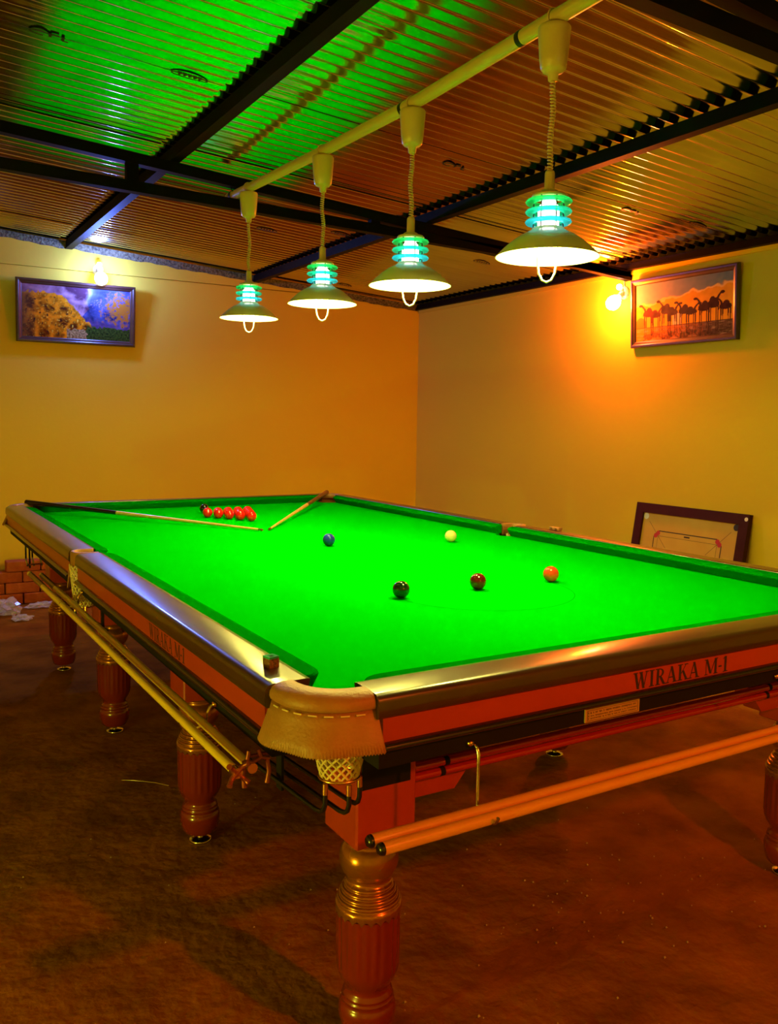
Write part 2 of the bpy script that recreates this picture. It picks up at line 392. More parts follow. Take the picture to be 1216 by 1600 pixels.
# slate bed with notches for six pockets
def notch(cx, cy, r, a0, a1, n=10): return [(cx + r * math.cos(R_(a0 + (a1 - a0) * i / n)), cy + r * math.sin(R_(a0 + (a1 - a0) * i / n))) for i in range(n + 1)]
e = .04; r = .062; c = -.012
bed = []
bed += notch(c, c, r, 120, -30); bed += notch(W - c, c, r, 210, 60)
bed += notch(W + .045, MID, .05, 270, 90); bed += notch(W - c, L - c, r, 300, 150)
bed += notch(c, L - c, r, 30, -120); bed += notch(-.045, MID, .05, 90, -90)
obj('cloth_bed', G().prism(bed, lambda a, b, h: (a, b, h), -.012, 0.0), M['cloth'], tb)
obj('slate', G().prism([( (a - W/2) * .997 + W/2, (b - L/2) * .998 + L/2) for a, b in bed], lambda a, b, h: (a, b, h), -.050, -.0125), M['matte'], tb)
arc = [(W/2 + .292 * math.cos(R_(-4 - 172 * i / 40)), .737 + .292 * math.sin(R_(-4 - 172 * i / 40))) for i in range(41)]
g = G(); g.sweep([[(W/2 + (a - W/2) * q, .737 + (b - .737) * q, .0006) for q in (.995, 1.005)] for a, b in arc], smooth=False)
obj('baulk_semicircle', g, M['cloth2'], tb)

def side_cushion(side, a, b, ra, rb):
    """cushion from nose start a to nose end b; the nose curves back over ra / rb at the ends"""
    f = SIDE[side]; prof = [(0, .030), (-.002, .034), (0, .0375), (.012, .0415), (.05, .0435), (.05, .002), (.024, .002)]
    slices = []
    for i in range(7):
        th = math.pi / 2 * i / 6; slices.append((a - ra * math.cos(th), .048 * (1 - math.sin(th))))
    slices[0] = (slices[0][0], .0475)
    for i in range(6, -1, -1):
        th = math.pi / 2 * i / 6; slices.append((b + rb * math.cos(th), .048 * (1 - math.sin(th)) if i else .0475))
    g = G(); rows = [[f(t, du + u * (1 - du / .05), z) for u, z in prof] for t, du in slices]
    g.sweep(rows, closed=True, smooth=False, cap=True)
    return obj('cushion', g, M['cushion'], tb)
side_cushion('near', .095, W-.095, .055, .055); side_cushion('far', .095, W-.095, .055, .055)
for s in ('left', 'right'):
    side_cushion(s, .095, MID-.075, .055, .035); side_cushion(s, MID+.075, L-.095, .035, .055)
RAILP = [(.0505, .042), (.0505, .0455), (.060, .0465), (.124, .0455), (.132, .0440), (.1375, .0405), (.1405, .0355), (.1415, .030), (.1425, .018), (.1420, .006), (.138, .001), (.06, .001)]
def rail(side, a, b):
    f = SIDE[side]
    def run(name, prof, m, t0, t1, parent=tb, smooth=True):
        g = G(); g.sweep([[f(t, u, z) for u, z in prof] for t in (t0, t1)], closed=True, smooth=smooth, cap=True); return obj(name, g, m, parent)
    rl = run('rail', RAILP, M['rail'], a, b, smooth=False)
    rl.data.polygons.foreach_set('use_smooth', [len(p.vertices) == 4 for p in rl.data.polygons])
    ap = run('apron_panel', [(.10, .0), (.1365, .0), (.1365, -.044), (.10, -.044)], M['panel'], a + .012, b - .012, smooth=False)
    cap_ = [(.10, -.0445), (.140, -.0445), (.147, -.047), (.150, -.052), (.147, -.0575), (.140, -.060), (.10, -.060)]
    mo = run('moulding', cap_, M['black'], a + .012, b - .012)
    ba = run('lower_apron', [(.06, -.0605), (.124, -.0605), (.122, -.099), (.06, -.099)], M['matte'], a + .012, b - .012, smooth=False)
    return rl, ap
rail('near', .011, W-.011)
rail('far', .011, W-.011)
rail('left', .011, MID-.058); rail('left', MID+.058, L-.011); rail('right', .011, MID-.058); rail('right', MID+.058, L-.011)

# lettering on the panels: serif capitals built from strokes
def glyphs():
    def st(x0, y0, x1, y1, w): return [(x0-w/2, y0), (x0+w/2, y0), (x1+w/2, y1), (x1-w/2, y1)]
    def sf(x, y, w): return [(x-w/2, y-.03), (x+w/2, y-.03), (x+w/2, y+.03), (x-w/2, y+.03)]
    K, k = .20, .07
    bowl = []
    for i in range(8):
        t0, t1 = math.pi/2 - math.pi*i/8, math.pi/2 - math.pi*(i+1)/8
        def pt(t, q): return (.38 + (.36 if q else .20) * math.cos(t), .74 + (.26 if q else .20) * math.sin(t))
        bowl.append([pt(t0, 0), pt(t0, 1), pt(t1, 1), pt(t1, 0)])
    bowl += [[(.25, .94), (.38, .94), (.38, 1.0), (.25, 1.0)], [(.25, .48), (.38, .48), (.38, .54), (.25, .54)]]
    return {
        'W': (1.28, [st(.20,1,.44,0,K), st(.44,0,.68,1,k), st(.64,1,.88,0,K), st(.88,0,1.12,1,k), sf(.20,.97,.36), sf(.64,.97,.30), sf(1.12,.97,.28)]),
        'I': (.50, [st(.25,0,.25,1,K), sf(.25,.03,.42), sf(.25,.97,.42)]),
        'R': (.92, [st(.25,0,.25,1,K), sf(.25,.03,.42), sf(.2,.97,.3)] + bowl + [st(.46,.50,.78,0,K), sf(.82,.03,.22)]),
        'A': (.96, [st(.14,0,.46,1,k), st(.46,1,.78,0,K), [(.24,.30),(.66,.30),(.66,.37),(.26,.37)], sf(.14,.03,.30), sf(.78,.03,.38)]),
        'K': (.98, [st(.25,0,.25,1,K), st(.34,.42,.76,1,k), st(.48,.60,.82,0,K), sf(.25,.03,.42), sf(.25,.97,.42), sf(.76,.97,.32), sf(.84,.03,.34)]),
        'M': (1.24, [st(.18,0,.18,1,k), st(.22,1,.60,.06,K), st(.60,.06,1.0,1,k), st(1.04,0,1.04,1,K), sf(.18,.03,.3), sf(.15,.97,.24), sf(1.04,.03,.38), sf(1.06,.97,.3)]),
        '-': (.42, [[(.06,.36),(.36,.36),(.36,.46),(.06,.46)]]),
        '1': (.52, [st(.28,0,.28,1,K), sf(.28,.03,.44), [(.06,.80),(.22,.93),(.22,1.0),(.06,.87)]]), ' ': (.42, [])}
GL = glyphs()
def lettering(side, t0, t1, z0, z1, text='WIRAKA M-1'):
    tot = sum(GL[ch][0] for ch in text); sx = (t1 - t0) / tot; hz = z1 - z0; x = 0; f = SIDE[side]
    for ch in text:
        w, polys = GL[ch]
        if polys:
            g = G()
            for i, pl in enumerate(polys):
                uu = .1368 + .00003 * i
                g.add([f(t0 + (x + a) * sx, uu, z0 + b * hz) for a, b in pl], [tuple(range(len(pl)))])
            obj('letter', g, M['dark'], tb)
        x += w
lettering('near', .645, .955, -.041, -.004)
lettering('left', .80, .50, -.041, -.004)

# metal nameplate on the near apron
np_ = obj('nameplate', G().bevbox(.520, .680, -.1268, -.1225, -.0965, -.0665, .001), M['plate'], tb)
g = G()
for zz, hh in ((-.0715, .0008), (-.0935, .0008)): g.add([(.526,-.1272,zz),(.674,-.1272,zz),(.674,-.1272,zz+hh),(.526,-.1272,zz+hh)], [(0,1,2,3)])
for xx in (.526, .673): g.add([(xx,-.1272,-.0935),(xx+.001,-.1272,-.0935),(xx+.001,-.1272,-.0707),(xx,-.1272,-.0707)], [(0,1,2,3)])
obj('plate_border', g, M['dark'], np_)
g = G(); random.seed(3)
for zz, hh in ((-.0785, .0042), (-.0845, .003), (-.0900, .003)):
    x = .528
    while x < .668:
        w_ = random.uniform(.002, .0045)
        for q in range(2):
            a = random.uniform(0, .4) * hh
            g.add([(x + q*w_*.5, -.1273, zz + a), (x + q*w_*.5 + w_*.28, -.1273, zz + a), (x + q*w_*.5 + w_*.28, -.1273, zz + hh), (x + q*w_*.5, -.1273, zz + hh)], [(0,1,2,3)])
        x += w_ + random.choice((.001, .001, .001, .004))
tag(obj('plate_text', g, M['dark'], np_), kind='stuff')

# legs: square block, turned and fluted shaft, levelling foot
def flute(th, z):
    if -.655 < z < -.530: return 1 - .075 * (1 - abs(math.sin(th * 11))) ** 1.0 * min(1, (z + .655) / .01, (-.530 - z) / .008)
    return 1
LEGX = [.150, .130, .125, .110]; LEGY = [.130, 1.205, 2.34, 3.42]
def make_leg(x, y):
    lg = obj('leg', G().lathe([(.050, -.805), (.054, -.800), (.059, -.785), (.063, -.765), (.0635, -.750), (.060, -.737), (.0545, -.731), (.0575, -.728), (.0575, -.724), (.0525, -.721), (.0550, -.718), (.0550, -.714), (.0490, -.709), (.0485, -.700), (.0525, -.690),
        (.062, -.676), (.067, -.662), (.0695, -.650), (.0705, -.600), (.0705, -.535), (.0700, -.526)], x, y, 88, wob=flute), M['leg'], tb, origin=(x, y, -H))
    def sc(th, z): return 1.0
    g = G()
    # scalloped collar and stepped rings above the flutes
    n = 88; rows = []
    prof_c = [(.0718, -.532, 1), (.0725, -.518, .35), (.0715, -.504, 0)]
    for zc_, rc_ in ((-.4985, .0690), (-.4875, .0645), (-.4770, .0595), (-.4670, .0540)):
        prof_c += [(rc_ - .0030, zc_ - .0048, 0), (rc_ - .0012, zc_ - .0038, 0), (rc_, zc_ - .0012, 0), (rc_, zc_ + .0012, 0), (rc_ - .0012, zc_ + .0038, 0), (rc_ - .0035, zc_ + .0048, 0)]
    prof_c += [(.0475, -.458, 0), (.0465, -.452, 0), (.0480, -.446, 0)]
    for (r_, z_, s_) in prof_c:
        rows.append([(x + r_ * math.cos(2*math.pi*k/n), y + r_ * math.sin(2*math.pi*k/n), z_ + s_ * .010 * abs(math.sin(2*math.pi*k/n * 11))) for k in range(n)])
    g.sweep(rows, closed=True)
    obj('collar', g, M['bronze'], lg)
    obj('bulge', G().lathe([(.047, -.449), (.0545, -.441), (.0615, -.428), (.0645, -.414), (.0645, -.402), (.0615, -.388), (.054, -.377), (.046, -.371), (.050, -.368), (.050, -.364), (.043, -.361), (.045, -.352)], x, y, 40), M['bronze'], lg)
    obj('block', G().bevbox(x-.072, x+.072, y-.072, y+.072, -.352, -.051, .004), M['panel'], lg)
    obj('foot_stem', G().tube([(x, y, -.835), (x, y, -.803)], .010, 10), M['chrome'], lg)
    obj('foot_plate', G().lathe([(.001, -.829), (.014, -.829), (.034, -.833), (.036, -.836), (.036, -.840), (.001, -.840)], x, y, 24), M['chrome'], lg)
    return lg
lg0 = None
for i in range(4):
    for x in (LEGX[i], W - LEGX[i]):
        if lg0 is None: lg0 = make_leg(x, LEGY[0])
        else:
            c_ = copy_tree(lg0, tb); c_.location = Vector((x, LEGY[i], -H)) - ORG[tb.name]
# black plate on the near-left block, bolts
obj('corner_plate', G().bevbox(.088, .205, .0535, .0575, -.222, -.101, .001), M['matte'], tb)
# frame: two long beams and cross beams with chamfered ends
for x in (.118, W - .118): obj('long_beam', G().bevbox(x-.03, x+.03, .205, L-.205, -.150, -.0505, .003), M['leg'], tb)
for y in (.13, 1.205, 2.34, 3.42):
    a, b_ = .226, W - .226
    poly = [(a, -.0505), (b_, -.0505), (b_, -.288), (b_-.125, -.288), (b_-.20, -.20), (b_-.27, -.13), (a+.27, -.13), (a+.20, -.20), (a+.125, -.288), (a, -.288)]
    obj('cross_beam', G().prism(poly, lambda p, q, h: (p, h, q), y-.03, y+.03), M['panel'], tb)

# pockets ----------------------------------------------------------------
def tmap(sx, sy, cx, cy):
    """local pocket frame -> table: mirrored for the other corners"""
    return lambda p: (cx + sx * p[0], cy + sy * p[1], p[2])
def corner_pocket(sx, sy, cx, cy):
    f = tmap(sx, sy, cx, cy); n = 26
    def arcp(r_, t): th = math.pi + (math.pi/2) * t; return (.022 + r_ * math.cos(th), .022 + r_ * math.sin(th))
    # rim: a padded leather band from rail end to rail end
    prof = [(.088, .034), (.090, .044), (.097, .0485), (.118, .0485), (.130, .046), (.138, .041), (.1425, .034), (.1435, .026), (.141, .019), (.134, .016), (.098, .016), (.090, .022)]
    def superarc(r_, t):
        th = math.pi + (math.pi/2) * t; c_, s_ = math.cos(th), math.sin(th)
        q = 1 + .05 * (2 * abs(c_ * s_)) ** 1.5
        return (.010 + r_ * q * c_, .010 + r_ * q * s_)
    rows = []
    for i in range(n + 1):
        t = i / n; rows.append([f((*superarc(r_, t), z)) for r_, z in prof])
    g = G().sweep(rows, closed=True, smooth=True, cap=True)
    pk = obj('pocket', g, M['leather'], tb)
    pk['label'] = 'tan leather corner pocket'
    # flared skirt with a pinked lower edge
    rows = []; n2 = 96
    for i in range(n2 + 1):
        t = i / n2; zig = .0035 if i % 2 else 0; row = []
        for k in range(5):
            q = k / 4; r_ = .1375 + .026 * q ** 1.2; z = .019 - .072 * q - (zig if k == 4 else 0)
            fl = .004 * math.sin(t * 14) * q
            row.append(f((*superarc(r_ + fl, -.03 + 1.06 * t), z)))
        rows.append(row)
    sk = obj('skirt', G().sweep(rows), M['leather'], pk)
    sm = sk.modifiers.new('thickness', 'SOLIDIFY'); sm.thickness = .003
    for i in range(7):
        t = .12 + .125 * i; p0 = superarc(.1425, t - .035); p1 = superarc(.1425, t + .035)
        a, b_ = f((*p0, .0125)), f((*p1, .0125))
        obj('stitch', G().tube([a, ((a[0]+b_[0])/2, (a[1]+b_[1])/2, a[2] + .0), b_], .0016, 6), M['net'], pk)
    # net bag
    ncx, ncy = -.004, -.022
    net_(f, pk, ncx, ncy, -.030, -.138, .068, .036)
    ring_(f, pk, ncx, ncy, -.140, .039)
    rods(f, pk, ncx, ncy, .045 if cy > 1 else 0)
    return pk
def net_(f, pk, cx, cy, zt, zb, rt, rb):
    g = G(); n = 16; lv = 12
    pts = {}
    for j in range(lv + 1):
        q = j / lv; r_ = rt + (rb - rt) * q ** .8; z = zt + (zb - zt) * q
        for k in range(n):
            th = 2 * math.pi * (k + .5 * (j % 2)) / n; pts[j, k] = f((cx + r_ * math.cos(th), cy + r_ * math.sin(th), z))
    for j in range(lv):
        for k in range(n):
            k2 = (k + (1 if j % 2 else -1)) % n
            for kk in (k, k2): g.tube([pts[j, k], pts[j+1, kk]], .0024, 5, cap=False)
    o = obj('net', g, M['net'], pk); return o
def ring_(f, pk, cx, cy, z, r_):
    g = G().tube([f((cx + r_ * math.cos(2*math.pi*k/28), cy + r_ * math.sin(2*math.pi*k/28), z)) for k in range(29)], .0032, 8, cap=False)
    obj('net_ring', g, M['brass'], pk)
def rods(f, pk, cx, cy, d):
    r_ = .039
    for a_, ex in ((200, -.052), (270, -.022), (340, .016)):
        th = R_(a_); x0, y0 = cx + r_ * math.cos(th), cy + r_ * math.sin(th)
        obj('sleeve', G().tube([f((x0, y0, -.145)), f((x0, y0, -.166))], .0055, 10), M['brass'], pk)
        pts = [(x0, y0, -.160), (x0, y0, -.185), (x0 - .001, y0 + .004, -.197 - d), (x0 - .002, y0 + .014, -.204 - d), (x0 - .004, y0 + .03, -.206 - d)]
        xe = ex - .02
        for q in (.25, .5, .75, 1.0): pts.append((x0 - .004 + (xe - x0) * q, y0 + .03 + (.24 - y0) * q, -.206 + .012 * q - d))
        obj('ball_rod', G().tube([f(p) for p in pts], .0048, 8), M['rubber'], pk)
    obj('rod_crossbar', G().tube([f((-.075, .262, -.190 - d)), f((0.0, .262, -.190 - d))], .0042, 8), M['copper'], pk)
    obj('hanger_strap', G().sweep([[f((-.052, .14, z)), f((-.052, .165, z)), f((-.046, .165, z)), f((-.046, .14, z))] for z in (-.062, -.225 - d)], closed=True, smooth=False, cap=True), M['matte'], pk)
for sx, sy, cx, cy in ((1,1,0,0), (-1,1,W,0), (-1,-1,W,L), (1,-1,0,L)): corner_pocket(sx, sy, cx, cy)
def middle_pocket(sx, cx):
    f = tmap(sx, 1, cx, MID)
    # U-shaped leather lining between the two rail ends, open to the table
    prof = [(.036, .030), (.037, .043), (.042, .0475), (.052, .0475), (.056, .044), (.056, .0), (.052, -.006), (.040, -.006)]
    rows = []
    path = [(-.052, -1), (-.075, -1), (-.095, -1)] + [(-.095, th) for th in ()]
    for i in range(23):
        t = i / 22; th = math.pi/2 + math.pi * t  # from +y round the back to -y
        ext = 0
        rows.append([f((-.100 + r_ * math.cos(th) * .82, r_ * math.sin(th), z)) for r_, z in prof])
    rows = [[(f((-.058, rows_[1], rows_[2]))) for rows_ in [((0), r_, z) for r_, z in prof]]] + rows + [[f((-.058, -r_, z)) for r_, z in prof]]
    pk = obj('pocket', G().sweep(rows, closed=True, smooth=True, cap=True), M['leather'], tb); pk['label'] = 'tan leather middle pocket'
    rows = []
    for i in range(15):
        t = i / 14; th = math.pi/2 + .15 + 1.15 * t; row = []
        for k in range(4):
            q = k / 3; r_ = .0565 + .010 * q
            row.append(f((-.102 + r_ * math.cos(th) * .86, r_ * math.sin(th) * (1 - .10 * q), .0 - .085 * q - (.003 if (i % 2 and k == 3) else 0))))
        rows.append(row)
    sk = obj('skirt', G().sweep(rows), M['leather'], pk); sm = sk.modifiers.new('thickness', 'SOLIDIFY'); sm.thickness = .0025
    net_(f, pk, -.104, -.004, .0, -.150, .047, .034); ring_(f, pk, -.098, 0, -.152, .036)
    for a_, dy in ((100, .2), (180, .2), (260, .2)):
        th = R_(a_); x0, y0 = -.098 + .036 * math.cos(th), .036 * math.sin(th)
        obj('sleeve', G().tube([f((x0, y0, -.149)), f((x0, y0, -.170))], .0055, 10), M['brass'], pk)
        obj('ball_rod', G().tube([f(p) for p in ((x0, y0, -.165), (x0, y0, -.188), (x0 + .003, y0 - .006, -.200), (x0 + .01, y0 - .02, -.205), (x0 + .02, y0 - .10, -.200), (x0 + .03, y0 - .2, -.196))], .0048, 8), M['rubber'], pk)
    obj('hanger_strap', G().sweep([[f((-.075, -.14, z)), f((-.075, -.165, z)), f((-.069, -.165, z)), f((-.069, -.14, z))] for z in (-.062, -.225)], closed=True, smooth=False, cap=True), M['matte'], pk)
middle_pocket(1, 0); middle_pocket(-1, W)

# hooks that carry the poles
def hook(side, t, reach, drop):
    f = SIDE[side]
    pts = [(.118, -.086), (.126, -.088), (.134, -.094), (.1385, -.104), (.139, -.125), (.139, drop + .012), (.141, drop + .003), (.150, drop - .006), (.165, drop - .010), (.183, drop - .008), (.198, drop - .001), (.204, drop + .010)]
    pts = [(u if u < .1395 else .139 + (u - .139) * reach, z) for u, z in pts]
    h = obj('pole_hook', G().tube([f(t, u, z) for u, z in pts], .0036, 8), M['chrome'], tb)
    obj('hook_bolt', G().lathe_dir([(.001, -.004), (.006, -.004), (.007, 0), (.005, .006), (.001, .007)], f(t - .012, .126, -.084), Vector(f(0, 1, 0)) - Vector(f(0, 0, 0)), 10), M['brass'], h)
hook('near', .235, 1.0, -.216); hook('near', 1.165, 1.0, -.216)
hook('left', .335, .95, -.126); hook('left', 1.70, .95, -.126)

# ------------------------------------------------------------------ poles and rests on the hooks
def pole(name, p0, p1, r0, r1, m, lab, cat, cap0=None, cap1=None, rings=(), grp=None):
    p0, p1 = Vector(p0), Vector(p1); d = (p1 - p0).normalized(); Ln = (p1 - p0).length
    t = thing(name, p0, lab, cat, grp)
    N = 24; obj('shaft', G().tube([p0 + d * Ln * i / N for i in range(N + 1)], [r0 + (r1 - r0) * i / N for i in range(N + 1)], 16), m, t)
    if cap0: obj('butt_cap', G().lathe_dir([(.001, -.010), (r0 * .7, -.0095), (r0 * .98, -.005), (r0 * 1.0, 0), (r0 * .9, .0005)], p0, d, 16), cap0, t)
    for q, wd, mm in rings:
        rr = r0 + (r1 - r0) * q + .0006; obj('sleeve', G().tube([p0 + d * Ln * q, p0 + d * (Ln * q + wd)], rr, 16), mm, t)
    return t, d
pole('long_pole', (-.008, -.155, -.2115), (2.02, -.155, -.203), .0120, .0095, M['pole'], 'orange wooden pole with black butt on the near hooks, the inner one', 'pole', cap0=M['ebony'])
pole('long_pole', (.000, -.1805, -.2165), (2.05, -.1805, -.208), .0120, .0095, M['pole'], 'orange wooden pole with black butt on the near hooks, the outer one', 'pole', cap0=M['ebony'])
for zz in (-.2095, -.2310):   # two glossy red rods between the leg blocks at the near end
    rod = obj('stretcher_rod', G().tube([(.2215 + 1.335 * i / 20, .0795, zz) for i in range(21)], .0095, 14), M['redpole'], tb)
    rod['label'] = 'glossy dark red rod between the leg blocks'
    for xx in (.31, 1.42): obj('rod_band', G().tube([(xx + (zz + .2) * .5, .0795, zz), (xx + .012 + (zz + .2) * .5, .0795, zz)], .0102, 14), M['matte'], rod)
def rest(p0, p1, lab, kind):
    t, d = pole('cue_rest', p0, p1, .0088, .0108, M['restpole'], lab, 'cue rest', rings=((.86, .30, M['brownbutt']),))
    p0 = Vector(p0); s = Vector((1, 0, 0)); u = Vector((0, 0, 1)); c_ = p0 - d * .012
    obj('ferrule', G().tube([p0 + d * .004, c_ - d * .004], .0100, 12), M['brass'], t)
    g = G()
    if kind == 0:
        for a_ in (45, 135, 225, 315):
            e1 = s * math.cos(R_(a_)) + u * math.sin(R_(a_)); g.tube([c_, c_ + e1 * .014, c_ + e1 * .020 - d * .004, c_ + e1 * .026 - d * .010], [.0055, .005, .0045, .0055], 8)
    else:
        g.tube([c_ - s * .018 + u * .012, c_ - s * .010 + u * .016, c_ + u * .010, c_ + s * .018 + u * .018, c_ + s * .034 + u * .012], .0045, 8)
        for q in (-.5, 1): g.tube([c_ + s * q * .030 + u * .014, c_ + s * q * .034 - u * .012, c_ + s * q * .030 - u * .034], [.0045, .0045, .0055], 8)
        for q in (-.5, 1): g.tube([c_ + s * q * .018 + u * .017, c_ + s * q * .012 + u * .034], [.0045, .004], 8)
    obj('rest_head', g, M['copper'], t)
rest((-.1930, .03, -.113), (-.1930, 2.42, -.130), 'yellow wooden rest with a spider head on the left hooks, the outer one', 0)
rest((-.1560, .05, -.118), (-.1560, 2.36, -.130), 'yellow wooden rest with a spider head on the left hooks, the inner one', 1)

# ------------------------------------------------------------------ balls
BR = .02625
def ball(x, y, m, lab, grp=None):
    o = obj('snooker_ball', G().sphere((x, y, BR + .0004), BR), m, None, origin=(x, y, .0004)); tag(o, lab, 'ball', grp); return o
ball(.603, .748, ballmat('ball_green', (.004, .035, .008)), 'dark green snooker ball, left of the three in a row on the cloth')
ball(.891, .752, ballmat('ball_brown', (.12, .008, .006)), 'dark reddish brown snooker ball, middle of the three in a row')
ball(1.193, .752, ballmat('ball_yellow', (.88, .085, .02)), 'orange snooker ball, right of the three in a row')
ball(.896, 1.805, ballmat('ball_blue', (.006, .04, .60)), 'blue snooker ball alone near the middle of the table')
ball(1.435, 1.685, ballmat('ball_white', (.85, .80, .38)), 'cream white cue ball near the right cushion')
ball(.835, 3.215, ballmat('ball_black', (.006, .005, .005)), 'black snooker ball behind the cluster of red balls')
red = ballmat('ball_red', (.88, .010, .006)); red0 = None; d_ = .0565
ax, ay = .935, 2.765
for row in range(5):
    for k in range(row + 1):
        x = ax - .00875 * row + (k - row / 2) * d_; y = ay + row * .0635 + random.uniform(-.002, .002)
        if row == 0: lab = 'red snooker ball at the front point of the red triangle'
        else:
            rn = ('', 'second', 'third', 'fourth', 'back')[row]; pn = ('leftmost', 'second from left', 'third from left', 'fourth from left', 'rightmost')
            lab = 'red snooker ball, %s in the %s row of the red triangle' % ('rightmost' if k == row else pn[k], rn)
        if red0 is None: red0 = ball(x, y, red, lab, 'red balls in the triangle')
        else:
            c_ = red0.copy(); COL.objects.link(c_); c_.location = (x, y, H + .0004); c_['label'] = lab

# ------------------------------------------------------------------ cues on the cloth, chalk
def cue(p0, p1, lab, butt, bl):
    p0, p1 = Vector(p0), Vector(p1); d = (p1 - p0).normalized(); Ln = (p1 - p0).length   # p0 = butt
    t = thing('snooker_cue', p0, lab, 'cue')
    rad = lambda q: .0145 + (.0052 - .0145) * q
    def seg(n, a, b_, m, k=10): obj(n, G().tube([p0 + d * Ln * (a + (b_ - a) * i / k) for i in range(k + 1)], [rad(a + (b_ - a) * i / k) for i in range(k + 1)], 14), m, t)
    seg('butt', 0, bl, butt); seg('shaft', bl, .985, M['ash']); seg('ferrule', .985, .994, M['brass'], 2); seg('tip', .994, 1.0, M['brownbutt'], 2)
    # splice points running from the butt up the shaft
    return t
cue((-.020, 3.672, .0535), (.828, 2.360, .0075), 'cue with long black butt lying from the far left pocket', M['ebony'], .42)
cue((1.815, 3.655, .0560), (.866, 2.372, .0075), 'cue with short brown butt lying from the far right pocket', M['brownbutt'], .42)
cz = .0452
ck = thing('chalk_cube', (-.086, .113, cz), 'small wrapped chalk cube with green top on the near left rail', 'chalk')
def rotv(g, c_, a):
    ca, sa = math.cos(a), math.sin(a); g.v = [(c_[0] + (x - c_[0]) * ca - (y - c_[1]) * sa, c_[1] + (x - c_[0]) * sa + (y - c_[1]) * ca, z) for x, y, z in g.v]; return g
cc = (-.086, .113); q = .0112
obj('chalk', rotv(G().lathe([(.0001, cz+.0195), (.0045, cz+.0195), (.0075, cz+.0225), (.0158, cz+.0235), (.0158, cz+.019)], *cc, n=4, smooth=False), cc, R_(45+12)), M['chalk'], ck)
obj('hollow', G().lathe([(.0001, cz+.0212), (.0062, cz+.0216)], *cc, n=16), M['chalkhole'], ck)
pr = [[(.10,.05,.02),(.015,.01,.008)][0]]
wm = mat('chalk_wrapper', (.30, .12, .03), .5, var=1.0, scale=230, base2=(.02, .012, .006))
obj('wrapper', rotv(G().box(cc[0]-q, cc[0]+q, cc[1]-q, cc[1]+q, cz, cz+.0192), cc, R_(12)), wm, ck)
bk = thing('wooden_block', (1.905, 1.535, .046), 'small pale wooden block on the right rail past the middle pocket', 'block')
obj('body', G().bevbox(1.893, 1.917, 1.50, 1.565, .0462, .060, .002), M['leather'], bk)
for yy in (1.517, 1.548): obj('notch', G().bevbox(1.8915, 1.8935, yy-.007, yy+.007, .049, .057, .0006), M['brownbutt'], bk)

# ------------------------------------------------------------------ lamp pipe and hanging lamps
LX = .889
LAMPS = [(.470, .986, 1.602), (1.185, .996, 1.598), (1.868, 1.006, 1.613), (2.680, 1.022, 1.638)]
PZ = [(-2.7, 1.640), (-1.0, 1.625), (.47, 1.612), (1.185, 1.600), (1.868, 1.615), (2.68, 1.644), (2.95, 1.655)]
def pipez(y):
    for (a, b), (c_, d) in zip(PZ, PZ[1:]):
        if y <= c_: return b + (d - b) * (y - a) / (c_ - a)
    return PZ[-1][1]
pp = thing('lamp_pipe', (LX, 2.95, pipez(2.95)), 'long cream plastic pipe under the roof that the four lamps hang from', 'pipe')
obj('tube', G().tube([(LX, y_, pipez(y_)) for y_ in [-2.25 + 5.2 * i / 40 for i in range(41)]], .0215, 20), M['pvc'], pp)
for y_ in (.60, 1.235): obj('tape_band', G().tube([(LX, y_, pipez(y_)), (LX, y_ + .018, pipez(y_))], .0225, 20), M['tape'], pp)
obj('end_tie', G().tube([(LX, 2.885, pipez(2.885)), (LX, 2.905, pipez(2.9))], .024, 14), M['tape'], pp)
for y_ in (2.87,): obj('tie_wire', G().tube([(LX + .03*math.cos(a_*.7), y_ - .02 + .012*math.sin(a_*1.3), pipez(y_) - .025 + .10*a_/10) for a_ in range(8)], .003, 6), M['tape'], pp)
NAMES = ['nearest and largest of the four', 'second nearest of the four', 'third from the front of the four', 'farthest and smallest of the four']
